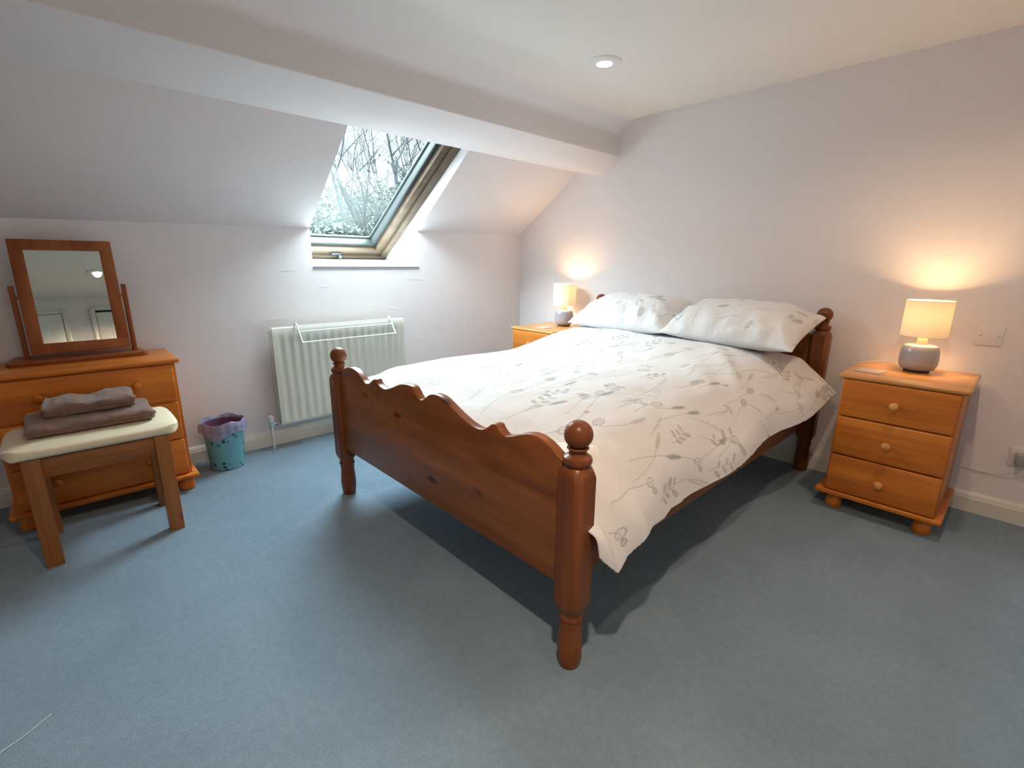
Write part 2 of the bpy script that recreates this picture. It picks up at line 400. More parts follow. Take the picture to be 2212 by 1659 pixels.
# latch handle
b = BM(); c = wpt(-1.44, .052, -.012)
wbar(b, -1.475, -1.405, .062, .082, -.006, .012, .003); wbar(b, -1.425, -1.405, .03, .075, -.03, -.004, .003); wbar(b, -1.535, -1.405, .018, .036, -.036, -.026, .004)
obj('window_handle', b, mat('grey_handle_metal', (.05, .055, .06), .4), win)
b = BM(); prism(b, [(.004, SILL_Z+.002), (.004, SILL_Z+.008), (-.496, 1.138), (-.496, 1.132)], lambda p: (p[0], WY0+.002, p[1]), lambda p: (p[0], WY1-.002, p[1])); sill = obj('window_sill', b, M_white, win)
obj('sill_shadow_line', box(BM(), .0005, .006, WY0, WY1, SILL_Z-.006, SILL_Z+.003), mat('sill_shadow_tone', (.16, .2, .25), .5), win)  # shadow line at the sill front, put in as a dark coloured strip
po = lamp('skylight_portal', 'AREA', wpt((WY0+WY1)/2, VLEN/2, .14), 1, (1, 1, 1), .5)
po.data.shape = 'RECTANGLE'; po.data.size = WY1-WY0; po.data.size_y = VLEN-.06; po.data.cycles.is_portal = True
mm = Matrix.Identity(4); yy = Vector((0, 1, 0)); zz = nn; vv = zz.cross(yy)
for i in range(3): mm[i][0], mm[i][1], mm[i][2], mm[i][3] = yy[i], vv[i], zz[i], po.location[i]
po.matrix_world = mm

# ------------------------------------------------------------------ outside
M_bark = mat('grey_bark', (.006, .008, .009), .9); M_barkg = mat('mossy_bark', (.007, .010, .008), .9)
M_leaf = mat('ivy_leaves', (.010, .0175, .010), .8); M_leaf2 = mat('pale_twig_leaves', (.014, .022, .013), .8)
M_tile = mat('wet_roof_tiles', (.009, .0095, .010), .5); M_stone = mat('stone_wall', (.012, .012, .011), .9)
gr = mat('garden_grass', (.004, .006, .004), 1)
struct(obj('ground', box(BM(), -70, -.9, -40, 50, -2.9, -2.7), gr))
def branch(bm, p, d, length, r, depth, rnd, nseg=6, lean=Vector((0, 0, .12))):
    pts = [p.copy()]; rs = [r]; q = p.copy(); dd = d.normalized()
    for i in range(nseg):
        dd = (dd+Vector((rnd.uniform(-1, 1), rnd.uniform(-1, 1), rnd.uniform(-1, 1)))*.16+lean*.4).normalized()
        q = q+dd*(length/nseg); pts.append(q.copy()); rs.append(r*(1-.62*(i+1)/nseg))
    tube(bm, pts, rs, 6 if r > .04 else 4 if r > .012 else 3, caps=False)
    if depth <= 0: return
    n = rnd.randint(3, 5) if depth > 1 else rnd.randint(3, 4)
    for k in range(n):
        i = rnd.randint(max(1, nseg//3), nseg); t = (pts[i]-pts[i-1]).normalized()
        s = Vector((rnd.uniform(-1, 1), rnd.uniform(-1, 1), rnd.uniform(-.3, .8))).normalized()
        nd = (t*.75+s*.85).normalized()
        branch(bm, pts[i], nd, length*rnd.uniform(.5, .72), rs[i]*rnd.uniform(.5, .7), depth-1, rnd, max(4, nseg-1), lean)
def tree(label, x, y, h, r, tilt, seed, depth=5):
    t = thing('bare_tree', label, 'tree', (x, y, -2.7), 0, 'bare trees beyond the skylight')
    rnd = random.Random(seed); b = BM(); base = Vector((0, 0, 0)); top = Vector((tilt[0], tilt[1], h*.34))
    mid = base.lerp(top, .5)+Vector((.1, -.1, 0)); tube(b, [base, mid, top], [r*1.3, r*1.05, r*.9], 10)
    obj('trunk', b, M_barkg, t)
    b = BM()
    for k in range(4):
        a = rnd.uniform(0, 2*PI); branch(b, top-(top-mid)*.1*k, Vector((math.cos(a)*.55+tilt[0]*.25, math.sin(a)*.55+tilt[1]*.25, 1)), h*.34, r*.62, depth, rnd, 8)
    obj('branches', b, M_bark, t, doubles=False)
TREES = [('bare tree leaning left in the middle of the skylight view', -9.5, 5.3, 9.5, .17, (.5, -1.5), 4, 5),
         ('tall bare tree rising near the right edge of the skylight view', -10.0, 6.9, 11.0, .20, (0, -.2), 11, 5),
         ('distant slender bare tree at the left of the skylight view', -14.5, 5.2, 9.0, .12, (0, -.8), 23, 5),
         ('distant bare tree behind the others in the skylight view', -16.0, 10.0, 12.0, .15, (.4, -.6), 37, 5)]
for a in TREES: tree(*a)
def shrub(label, x, y, z, sx, sy, sz, n, seed, m):
    t = thing('ivy_shrub', label, 'shrub', (x, y, -2.7), 0, 'green growth beyond the neighbouring roof')
    rnd = random.Random(seed); b = BM(); c = BM()
    for i in range(26):
        e = Vector((rnd.gauss(0, sx*.5), rnd.gauss(0, sy*.5), z+2.7+rnd.uniform(-.4, 1)*sz)); tube(c, [Vector((rnd.uniform(-.2, .2), rnd.uniform(-.2, .2), 0)), e*.5+Vector((0, 0, .4)), e, e+Vector((rnd.uniform(-.5, .5), rnd.uniform(-.5, .5), rnd.uniform(-.3, .5)))], [.03, .02, .01, .004], 3, caps=False)
    for i in range(n):
        p = Vector((rnd.gauss(0, sx*.5), rnd.gauss(0, sy*.5), z+2.7+rnd.gauss(0, sz*.5))); s = rnd.uniform(.035, .085)
        u = Vector((rnd.gauss(0, 1), rnd.gauss(0, 1), rnd.gauss(0, 1))).normalized(); v = u.orthogonal().normalized()
        q = [b.verts.new(p+u*s*a+v*s*.6*bb) for a, bb in ((-1, 0), (0, .8), (1, 0), (0, -.8))]; b.faces.new(q)
    obj('stems', c, M_barkg, t, doubles=False); obj('foliage', b, m, t, doubles=False)
shrub('ivy covered shrub at the foot of the leaning bare tree', -9.0, 4.9, 2.0, 1.5, 1.4, 1.0, 11000, 3, M_leaf)
shrub('low pale green shrub at the left behind the neighbouring roof', -9.5, 3.2, 1.5, 1.5, 1.8, .6, 8000, 5, M_leaf2)
shrub('dark shrub at the right behind the neighbouring roof', -9.0, 6.6, 1.9, 1.2, 1.7, 1.0, 10000, 7, M_leaf)
shrub('tall bushy shrub far behind the neighbouring roof', -12.5, 6.5, 2.35, 2.0, 3.6, 1.1, 15000, 9, M_leaf2)
nb = thing('neighbouring_roof', 'pale tiled roof of the building across from the skylight', 'building', (-5.6, 1.5, -2.7))
b = BM()
for r in range(12):
    z0 = 3.45+.052*r; x0 = 1.2-.11*r
    for k in range(34):
        y0 = -4+.30*k+(.15 if r % 2 else 0); bb = box(BM(), x0-.13, x0, y0, y0+.292, z0, z0+.018)
        for q in bb.verts: q.co.z += (x0-q.co.x)*.47
        merge(b, bb)
obj('roof_tiles', b, M_tile, nb)
obj('ridge', tube(BM(), [(-.13, -4, 4.09), (-.13, 6.4, 4.09)], .07, 10), M_tile, nb)
obj('wall', box(BM(), -.9, 1.0, -3.9, 6.2, 0, 3.42), M_stone, nb)

# ------------------------------------------------------------------ ceiling downlights
def downlight(x, y, power, label):
    t = thing('downlight', label, 'ceiling light', (x, y, CEIL_Z), 0, 'recessed ceiling downlights')
    obj('trim_ring', lathe(BM(), [(.034, -.004), (.040, -.010), (.055, -.011), (.072, -.008), (.081, -.003), (.083, 0), (.034, 0)], 48, close=False), M_white, t)
    obj('bulb', lathe(BM(), [(0, -.012), (.015, -.011), (.026, -.008), (.033, -.004), (.033, 0), (0, 0)], 32), M_spot, t)
    s = lamp('downlight_beam', 'SPOT', (x, y, CEIL_Z-.016), power, WARM, .03, (0, 0, 0), spot_size=math.radians(150), spot_blend=.9)
    s.parent = t; s.location = (0, 0, -.016)
    return t
for (x, y, pw), lb in zip(DOWNLIGHTS, ('recessed round white ceiling spotlight above the foot of the bed', 'recessed round ceiling spotlight near the doors, seen in the dressing mirror', 'added unseen fill spotlight over the floor beside the nearer bedside chest')):
    downlight(x, y, pw, lb)

# ------------------------------------------------------------------ bed
BX0, BX1, BYH, BYF = .938, 2.365, -.075, -2.068
bed = thing('double_bed', 'dark stained pine double bed with scalloped footboard and ball topped posts', 'bed', (0, 0, 0))
def post(x, y, ztop_sq, zball, foot):
    b = BM()
    # turned leg
    lathe(b, [(.026, 0), (.030, .004), (.0325, .02), (.035, .05), (.0355, .07), (.034, .095), (.0315, .12), (.031, .135), (.033, .145), (.0315, .151), (.035, .158), (.036, .165), (.033, .172), (.033, .185)], 36, (x, y, 0))
    # chamfered square shaft with lamb's tongue ends
    h, c = .0425, .016
    def ring(hh, cc, z): return [(x+a*1.0, y+bq, z) for a, bq in ((hh, -hh+cc), (hh, hh-cc), (hh-cc, hh), (-hh+cc, hh), (-hh, hh-cc), (-hh, -hh+cc), (-hh+cc, -hh), (hh-cc, -hh))]
    Z = [(.031, .020, .178), (.036, .020, .19), (h-.001, .018, .207), (h, c, .215), (h, c, ztop_sq-.03), (h-.001, .018, ztop_sq-.022), (.037, .019, ztop_sq-.008), (.030, .017, ztop_sq)]
    R = [[b.verts.new(v) for v in ring(a, q, z)] for a, q, z in Z]
    for A, B in zip(R, R[1:]):
        for i in range(8): b.faces.new((A[i], A[(i+1) % 8], B[(i+1) % 8], B[i]))
    b.faces.new(R[0]); b.faces.new(R[-1])
    obj('post', b, M_bedz, bed)
    pb = bed.children[-1] if False else [o for o in bed.children if o.name.startswith('post')][-1]
    z = ztop_sq; d = zball-ztop_sq
    rb = .0375; cz = d-rb
    pr = [(.030, -.002), (.033, .002), (.037, .008), (.0385, .016), (.036, .024), (.030, .028), (.0245, .031), (.0225, .036), (.024, d-2*rb-.003), (.029, d-2*rb+.002), (.027, d-2*rb+.006)]
    for k in range(3, 19):
        a = -PI/2+PI*k/18; pr.append((max(rb*math.cos(a), 0 if k == 18 else .001), cz+rb*math.sin(a)))
    f = BM(); lathe(f, pr, 40, (x, y, z)); obj('finial', f, M_bedz, pb)
for x in (BX0, BX1): post(x, BYF, .612, .732, True)
for x in (BX0, BX1): post(x, BYH, .785, .904, False)
SC = [(.975, .615), (1.005, .632), (1.04, .652), (1.08, .662), (1.116, .664), (1.15, .658), (1.183, .643), (1.21, .626), (1.235, .619), (1.262, .624), (1.29, .640), (1.308, .650), (1.322, .651), (1.332, .640), (1.35, .631), (1.387, .625), (1.42, .631), (1.454, .643), (1.49, .658), (1.525, .670), (1.563, .676), (1.59, .677), (1.608, .672), (1.622, .660), (1.634, .648), (1.648, .638), (1.662, .637), (1.68, .645), (1.706, .663), (1.73, .673), (1.755, .677), (1.788, .674), (1.82, .663), (1.85, .650), (1.88, .638), (1.912, .627), (1.945, .618), (1.975, .614), (2.005, .618), (2.03, .632), (2.044, .643), (2.058, .649), (2.073, .648), (2.082, .638), (2.092, .630), (2.109, .624), (2.14, .633), (2.17, .646), (2.20, .656), (2.226, .660), (2.255, .656), (2.285, .645), (2.33, .618)]
out = [(p[0], p[1]) for p in catmull(SC, 4)]
poly = [(.975, .248), (2.328, .252)]+out[::-1]
def board(ya, yb, pts, m, name, bev=.004):
    b = bmesh.new(); A = [b.verts.new((p[0], ya, p[1])) for p in pts]; B = [b.verts.new((p[0], yb, p[1])) for p in pts]; n = len(pts)
    fa = b.faces.new(A); fb = b.faces.new(B[::-1])
    for i in range(n): b.faces.new((A[i], B[i], B[(i+1) % n], A[(i+1) % n]))
    bmesh.ops.recalc_face_normals(b, faces=b.faces)
    rim = [e for e in b.edges if any(len(f.verts) > 4 for f in e.link_faces)]
    bmesh.ops.bevel(b, geom=rim, offset=bev, segments=2, profile=.5, affect='EDGES')
    bmesh.ops.triangulate(b, faces=[f for f in b.faces if len(f.verts) > 4])
    return obj(name, b, m, bed, smooth=50)
board(-2.088, -2.056, poly, M_bedx, 'footboard')
hb = [(.975, .25), (2.328, .25), (2.328, .76), (2.2, .79), (2.05, .76), (1.85, .80), (1.65, .83), (1.45, .80), (1.25, .76), (1.1, .79), (.975, .76)]
board(-.092, -.064, hb, M_bedx, 'headboard')
for s in (0, 1):
    x0 = (.952, 2.338)[s]; obj('side_rail', box(BM(), x0, x0+.03, -2.03, -.115, .268, .40, .004), M_bedy, bed)
obj('mattress', box(BM(), 1.0, 2.30, -2.02, -.13, .33, .585, .05, 4), mat('mattress_ticking', (.8, .78, .74), .9), bed)

# ------------------------------------------------------------------ printed pattern (drawn as line art in cloth coordinates)
class Print:
    def __init__(s, u, v):
        s.u, s.v = u, v; s.c = np.empty(u.shape+(3,), np.float32); s.c[:] = (.69, .69, .705)
        s.du = abs(u[1, 0]-u[0, 0]); s.u0, s.v0 = u[:, 0], v[0, :]
    def win(s, x0, x1, y0, y1):
        i0, i1 = np.searchsorted(s.u0, (x0, x1)); j0, j1 = np.searchsorted(s.v0, (y0, y1)); return slice(max(i0-1, 0), i1+1), slice(max(j0-1, 0), j1+1)
    def put(s, sl, a, color, st):
        a = np.clip(a, 0, 1)[..., None]*st; s.c[sl] = s.c[sl]*(1-a)+np.array(color)*a
    def line(s, pts, wd, color, st=.8):
        wd = wd*.95; st = min(1, st*1.15)
        for (x0, y0), (x1, y1) in zip(pts, pts[1:]):
            m = wd+.004; sl = s.win(min(x0, x1)-m, max(x0, x1)+m, min(y0, y1)-m, max(y0, y1)+m)
            U, V = s.u[sl], s.v[sl]
            if U.size == 0: continue
            dx, dy = x1-x0, y1-y0; l2 = dx*dx+dy*dy+1e-12; t = np.clip(((U-x0)*dx+(V-y0)*dy)/l2, 0, 1)
            d = np.hypot(U-x0-t*dx, V-y0-t*dy); s.put(sl, (wd*.5+.0013-d)/.0022, color, st)
    def ell(s, x, y, a, b, ang, color, st=.6, rim=0, ragged=0, seed=1, tex=0):
        st = st*.95; rim = rim*.9
        m = max(a, b)*1.4+.004; sl = s.win(x-m, x+m, y-m, y+m); U, V = s.u[sl]-x, s.v[sl]-y
        if U.size == 0: return
        p = U*math.cos(ang)+V*math.sin(ang); q = -U*math.sin(ang)+V*math.cos(ang)
        th = np.arctan2(q/b, p/a); r = np.hypot(p/a, q/b)
        if ragged: r = r*(1+ragged*np.sin(th*17+seed)*np.sin(th*7+seed*2))
        d = (1-r)*min(a, b)
        al = np.clip(d/.002, 0, 1)
        if tex: al = al*(1-tex*(.5+.5*vnoise(U*260+seed, V*260, seed)))
        s.put(sl, al, color, st)
        if rim: s.put(sl, np.clip((.0028-np.abs(d))/.002, 0, 1), tuple(c*.45 for c in color), rim)
GREY, WARMG, PINK, OCH = (.24, .25, .255), (.31, .285, .25), (.42, .25, .25), (.42, .30, .22)
def curve(x, y, ang, ln, bend, n=14):
    pts = [(x, y)]; a = ang
    for i in range(n):
        a += bend/n; x += math.cos(a)*ln/n; y += math.sin(a)*ln/n; pts.append((x, y))
    return pts, a
def motif(P, kind, x, y, ang, sc, rnd):
    g = rnd.choice([GREY, GREY, WARMG]); wd = .0018
    ln = sc*rnd.uniform(.8, 1.2); pts, a = curve(x, y, ang, ln, rnd.uniform(-.7, .7)); e = pts[-1]
    P.line(pts, wd, g, .62)
    if kind == 0:      # big pod leaf
        P.ell(e[0]+math.cos(a)*.022, e[1]+math.sin(a)*.022, .026, .016, a, WARMG, .5, .4, .03)
    elif kind == 1:    # sprig of leaves
        for k in range(3, len(pts), 2):
            s = 1 if k % 4 == 1 else -1; b = a+s*.9; q = pts[k]; r = .012*rnd.uniform(.7, 1.3)
            P.line([q, (q[0]+math.cos(b)*r*1.2, q[1]+math.sin(b)*r*1.2)], wd, g, .6)
            P.ell(q[0]+math.cos(b)*r*2.2, q[1]+math.sin(b)*r*2.2, r*1.1, r*.55, b, g, rnd.uniform(.25, .55), .5)
    elif kind == 2:    # seed head with fluff
        P.ell(e[0]+math.cos(a)*.024, e[1]+math.sin(a)*.024, .027, .017, a, WARMG, .45, .5, .16, rnd.random()*9, .6)
    elif kind == 3:    # daisy
        cl = rnd.choice([PINK, PINK, GREY])
        for k in range(9):
            b = a+(k-4)*.42; P.ell(e[0]+math.cos(b)*.02, e[1]+math.sin(b)*.02, .014, .0045, b, cl, .5)
        P.ell(e[0], e[1], .006, .006, 0, tuple(c*.6 for c in cl), .7)
    elif kind == 4:    # catkin
        for k in range(12):
            t = k/12; q = (e[0]+math.cos(a)*.075*t, e[1]+math.sin(a)*.075*t); r = .008*math.sin(PI*(.12+.8*t))+.002
            P.ell(q[0]+rnd.uniform(-1, 1)*.002, q[1]+rnd.uniform(-1, 1)*.002, r, r*.9, a, g, .4, .25, .1, k, .4)
    elif kind == 5:    # fine twig with buds
        for k in range(4, len(pts)):
            s = 1 if k % 2 else -1; b = a+s*.8; q = pts[k]; r = .012*rnd.uniform(.6, 1.4); t = (q[0]+math.cos(b)*r, q[1]+math.sin(b)*r)
            P.line([q, t], wd*.8, g, .5); P.ell(t[0], t[1], .0035, .0025, b, rnd.choice([g, OCH]), .6)
    elif kind == 6:    # round berry / oval
        P.ell(e[0]+math.cos(a)*.008, e[1]+math.sin(a)*.008, .0105, .0075, a, OCH, .55, .6)
    elif kind == 7:    # fern
        for k in range(2, len(pts)):
            r = .016*math.sin(PI*k/len(pts))+.003
            for s in (1, -1):
                b = a+s*1.2; q = pts[k]; P.line([q, (q[0]+math.cos(b)*r, q[1]+math.sin(b)*r)], wd*.7, g, .45)
    elif kind == 8:    # feathery grey brush stroke
        P.ell(e[0]+math.cos(a)*.04, e[1]+math.sin(a)*.04, .046, .010, a, WARMG, .48, 0, .1, rnd.random()*9)
    elif kind == 9:    # outlined poppy pods
        P.ell(e[0], e[1], .019, .014, a+.5, (.6, .62, .6), .35, .75); P.ell(e[0]+.03, e[1]+.004, .012, .009, a, (.35, .36, .34), .4, .7); P.line([e, (e[0]+.03, e[1]+.004)], wd, g, .7)
def scatter(P, u0, u1, v0, v1, n, seed, ang0, spread=.5, sc=.14, avoid=.085, fixed=()):
    rnd = random.Random(seed); done = []
    for f in fixed: motif(P, *f, rnd); done.append((f[1], f[2]))
    tries = 0
    while len(done) < n+len(fixed) and tries < n*30:
        tries += 1; x, y = rnd.uniform(u0, u1), rnd.uniform(v0, v1)
        if any(math.hypot(x-a, y-b) < avoid for a, b in done): continue
        done.append((x, y)); motif(P, rnd.choice([0, 1, 1, 2, 3, 4, 5, 5, 5, 6, 7, 7, 8, 9]), x, y, ang0+rnd.uniform(-spread, spread), sc*rnd.uniform(.5, 1.2), rnd)
    for k in range(n*2):
        x, y = rnd.uniform(u0, u1), rnd.uniform(v0, v1); P.ell(x, y, .004, .002, rnd.uniform(0, 3), GREY, .4)

# ------------------------------------------------------------------ duvet
def duvet():
    step = .0032
    vy = np.arange(-2.045, -.185+1e-6, step); a = np.arange(-1.03, 1.03+1e-6, step)   # a: distance over the cloth from the bed's middle
    nV = len(vy); nA = len(a)
    yk = [-2.05, -2.0, -1.85, -1.5, -1.15, -.9, -.6, -.45, -.3, -.13]
    zk = [.600, .628, .656, .664, .655, .668, .715, .728, .715, .66]
    zt = np.interp(vy, yk, zk); ker = np.hanning(41); ker /= ker.sum(); zt = np.convolve(np.pad(zt, 20, 'edge'), ker, 'valid')
    P = np.zeros((nA, nV, 3))
    t = np.linspace(0, 1, 400)
    for j, y in enumerate(vy):
        z = zt[j]; foot = float(sstep(-1.7, -2.03, np.array(y))); head = float(sstep(-.75, -.2, np.array(y)))
        # cross-section control points, left hem -> right hem
        hemR = np.interp(y, [-2.05, -1.99, -1.92, -1.855, -1.7, -1.26, -.66, -.34, -.2, -.13], [.385, .308, .328, .362, .358, .377, .406, .425, .455, .51])
        xr = 2.42+.014*math.sin(y*9)+.06*head
        R = [(1.65, z), (1.95, z-.004-.018*foot), (2.12, z-.02-.03*foot), (2.24, z-.055-.022*foot-.01*head), (2.335, z-.115-.0*foot-.02*head), (2.40+.045*head, z-.19-.03*head), (xr, hemR+.07), (xr+.018, hemR)]
        Lh = [(1.65, z), (1.35, z-.001), (1.15, z-.008), (1.03, z-.028), (.95, z-.075), (.905, z-.15), (.897, z-.24), (.905, .41)]
        hd = float(sstep(-.62, -.19, np.array(y))); Rh = [(1.65, z), (1.95, z-.004), (2.12, z-.012), (2.24, z-.03), (2.31, .65), (2.375, .592), (2.445, .535), (2.50, .488)]
        R = [((1-hd)*p[0]+hd*q[0], (1-hd)*p[1]+hd*q[1]) for p, q in zip(R, Rh)]
        for sgn, C in ((1, R), (-1, Lh)):
            C = np.array(C); d = np.r_[0, np.cumsum(np.hypot(*np.diff(C, axis=0).T))]
            s = t*d[-1]; X = np.interp(s, d, C[:, 0]); Z = np.interp(s, d, C[:, 1])
            k2 = np.hanning(61); k2 /= k2.sum(); X = np.convolve(np.pad(X, 30, 'reflect', reflect_type='odd'), k2, 'valid'); Z = np.convolve(np.pad(Z, 30, 'reflect', reflect_type='odd'), k2, 'valid')
            dd = np.r_[0, np.cumsum(np.hypot(np.diff(X), np.diff(Z)))]
            m = (a >= 0) if sgn > 0 else (a < 0)
            q = np.abs(a[m])
            P[m, j, 0] = np.interp(q, dd, X); P[m, j, 2] = np.interp(q, dd, Z); P[m, j, 1] = y
            lim = dd[-1]; over = q > lim
            if over.any(): P[np.where(m)[0][over], j, 0] = np.nan
    # trim columns past the hem: clamp them onto the hem (they collapse to a narrow turned edge)
    for j in range(nV):
        okc = ~np.isnan(P[:, j, 0]); i0, i1 = np.where(okc)[0][[0, -1]]
        n0 = i0; n1 = nA-1-i1
        # resample each half so that the hem lands exactly on the last row
        half = np.where(a >= 0)[0]; lo = np.where(a < 0)[0]
        src = np.arange(half[0], i1+1); P[half, j] = np.stack([np.interp(np.linspace(0, len(src)-1, len(half)), np.arange(len(src)), P[src, j, k]) for k in range(3)], -1)
        src = np.arange(i0, lo[-1]+1); P[lo, j] = np.stack([np.interp(np.linspace(0, len(src)-1, len(lo)), np.arange(len(src)), P[src, j, k]) for k in range(3)], -1)
    A, V = np.meshgrid(a, vy, indexing='ij')
    # normals in the cross-section plane
    dX = np.gradient(P[..., 0], axis=0); dZ = np.gradient(P[..., 2], axis=0); l = np.hypot(dX, dZ)+1e-9; nx, nz = -dZ/l, dX/l
    side = sstep(.5, .85, A)
    h = .010*vnoise(A*3.1+4, V*2.6, 1)+.0045*vnoise(A*9, V*5, 2)+.0016*vnoise(A*22, V*16, 3)
    # soft long folds towards the head on the right and puffs over the middle
    h += .010*np.exp(-((V+.62-(A-.45)*-.9)/.05)**2)*sstep(.25, .55, A)*sstep(1.0, .7, A)
    h += .008*np.exp(-((V+.9-(A-.5)*-.8)/.07)**2)*sstep(.3, .55, A)
    # hanging-side flutes and the creases gathered at the foot corner
    h += side*(.0035*np.sin(V*17+2*np.sin(V*3))*sstep(.7, 1.0, A)+.0015*np.sin(V*47+1)*sstep(.8, 1.0, A))
    h *= 1-.6*side
    corner = np.exp(-((V+2.0)/.28)**2)*sstep(.55, .9, A); h += corner*.009*np.sin((V+2.0)*48-(A-.7)*16)
    h += -.010*np.exp(-((V+1.93)/.05)**2)*(1-side)*np.cos(A*9)
    h *= sstep(-2.05, -2.0, V)*.6+.4
    P[..., 0] += nx*h; P[..., 2] += nz*h
    # cloth at the foot corner swings outward and tucks beside the post
    cr2 = sstep(-1.97, -2.045, V)*side; P[..., 0] += .006*cr2
    P[..., 1] -= .018*side*sstep(-1.9, -2.04, V)
    # keep the side cloth clear of the bed posts and head corner flare
    pr = Print(A, V)
    fixed = [(0, .42, -1.10, 1.5, .20), (2, .62, -1.92, 1.4, .12), (6, .56, -1.86, 1.5, .10), (3, .73, -2.02, 2.0, .03), (4, .80, -1.80, 1.5, .20), (8, .86, -1.82, 1.5, .22), (9, .92, -1.98, 1.2, .05), (1, .30, -1.78, 1.35, .17), (4, .72, -1.52, 1.6, .16), (1, .82, -1.55, 1.5, .10), (3, .30, -.85, 1.6, .18), (7, .55, -1.42, 1.5, .26), (5, .45, -1.62, 1.3, .26), (8, .52, -.72, 1.4, .05), (3, .15, -1.45, 1.5, .14), (5, .02, -1.9, 1.4, .24), (0, .60, -1.2, 1.5, .13), (8, .75, -.9, 1.5, .12), (6, .7, -.55, 1.2, .08)]
    scatter(pr, -1.0, 1.0, -2.03, -.2, 230, 5, 1.45, .5, .17, .072, fixed)
    o = grid_mesh('duvet', P, M_print, None, pr.c, thick=.006)
    tag(o, 'white duvet printed with grey wildflower sprigs, spread over the double bed', 'duvet'); return P, A, V
DUV = duvet()

# ------------------------------------------------------------------ pillows
def pillow(label, c, xw, tilt, rotz, T, seed, w=.70, d=.45, roll=0):
    nu, nv = 230, 150; u = np.linspace(-1, 1, nu); v = np.linspace(-1, 1, nv); U, V = np.meshgrid(u, v, indexing='ij')
    prof = (1-np.abs(U)**3.2)**.62*(1-np.abs(V)**2.6)**.62
    ex = U*(1-.055*(1-V**2)*np.abs(U)**3); ey = V*(1-.06*(1-U**2)*np.abs(V)**3)
    X = ex*w/2; Y = ey*d/2
    pinch = vnoise(U*7+seed, V*4, seed)*.012*(1-prof)*(np.abs(prof) > 0)
    fold = .006*np.sin(U*17+seed+3*V)*np.exp(-((V+.75)/.30)**2)*(1-np.abs(U)**6)+.005*vnoise(U*5, V*4+seed, seed+3)+.002*vnoise(U*14, V*9, seed+5)
    top = T*.62*prof+(fold+pinch)*np.minimum(1, prof*3)
    bot = -T*.38*prof+.003*vnoise(U*5, V*5, seed+9)*prof
    def tr(Z):
        x, y, z = X.copy(), Y.copy(), Z.copy()
        z = z+roll*x
        ct, st = math.cos(tilt), math.sin(tilt); y, z = y*ct-z*st, y*st+z*ct
        cz_, sz_ = math.cos(rotz), math.sin(rotz); x, y = x*cz_-y*sz_, x*sz_+y*cz_
        return np.stack([x+c[0], y+c[1], z+c[2]], -1)
    Pt, Pb = tr(top), tr(bot)
    pr = Print(U*w/2, V*d/2); scatter(pr, -w/2, w/2, -d/2, d/2, 22, seed, 1.1, .6, .11, .085)
    # closed: top grid followed by mirrored bottom grid
    P = np.concatenate([Pt, Pb[::-1]], 0); P = np.concatenate([P, P[:1]], 0); C = np.concatenate([pr.c, pr.c[::-1], pr.c[:1]], 0)
    o = grid_mesh('pillow', P, M_print, None, C)
    bm = bmesh.new(); bm.from_mesh(o.data); bmesh.ops.remove_doubles(bm, verts=bm.verts, dist=.0004); bmesh.ops.recalc_face_normals(bm, faces=bm.faces); bm.to_mesh(o.data); bm.free()
    return tag(o, label, 'pillow', 'printed pillows against the headboard')
pillow('white floral pillow at the window side of the bed, beside the further lamp', (1.36, -.315, .805), .7, math.radians(16), 0.02, .19, 3, w=.69, d=.47)
pillow('white floral pillow at the near side, beside the visible headboard post', (2.03, -.315, .80), .7, math.radians(16), -.02, .19, 8, w=.70, d=.47, roll=-.03)

# ------------------------------------------------------------------ bedside chests
def knob(bm, x, y, z, axis='-y', s=1.0):
    pr = [(.008, 0), (.008, .006), (.006, .010), (.010, .016), (.0155, .022), (.0165, .028), (.013, .034), (.006, .0365), (0, .037)]
    b = BM(); lathe(b, [(r*s, h*s) for r, h in pr], 24)
    for v in b.verts:
        q = v.co.copy(); v.co = Vector((x+q.x, y-q.z, z+q.y)) if axis == '-y' else Vector((x+q.z, y+q.x, z+q.y))
    merge(bm, b)
def chest(label, x, y, w, d, h, m_front, m_side, m_top):
    """front faces -y; origin at back-left floor corner"""
    t = thing('bedside_chest', label, 'bedside chest', (x, y, 0), 0, 'pine bedside chests')
    ov = .018; fr = -d+.018
    obj('carcass', box(BM(), ov, w-ov, fr, 0, .095, h-.02, .002), m_side, t)
    b = BM(); pr = [(0, 0), (.006, .002), (.010, .006), (.012, .012), (.016, .016), (.018, .020)]
    box(b, 0, w, -d, 0, h-.020, h, .0075, 4); obj('top', b, m_top, t)
    b = BM(); box(b, -.016, w+.006, -d-.004, 0, .076, .097, .006, 3); obj('plinth', b, m_front, t)
    for z0, z1 in ((.462, h-.022), (.281, .456), (.101, .275)):
        b = BM(); box(b, ov+.004, w-ov-.004, fr-.016, fr-.001, z0, z1, .006, 3); dr = obj('drawer', b, m_front, t)
        b = BM(); knob(b, w/2, fr-.015, (z0+z1)/2); k = obj('knob', b, m_top, dr)
    for fx in (.055, w-.055):
        for fy in (-.05, -d+.06):
            b = BM(); lathe(b, [(.026, 0), (.031, .006), (.034, .03), (.031, .055), (.026, .0765)], 28, (fx, fy, 0)); obj('foot', b, m_side, t)
    return t
ns = chest('orange pine bedside chest of three drawers at the near side of the bed', 2.556, -.03, .437, .450, .65, M_nsx, M_nsz, M_nst)
dup(ns, (.400, -.03, 0), 'pine bedside chest in the corner beyond the bed, mostly hidden by the duvet')

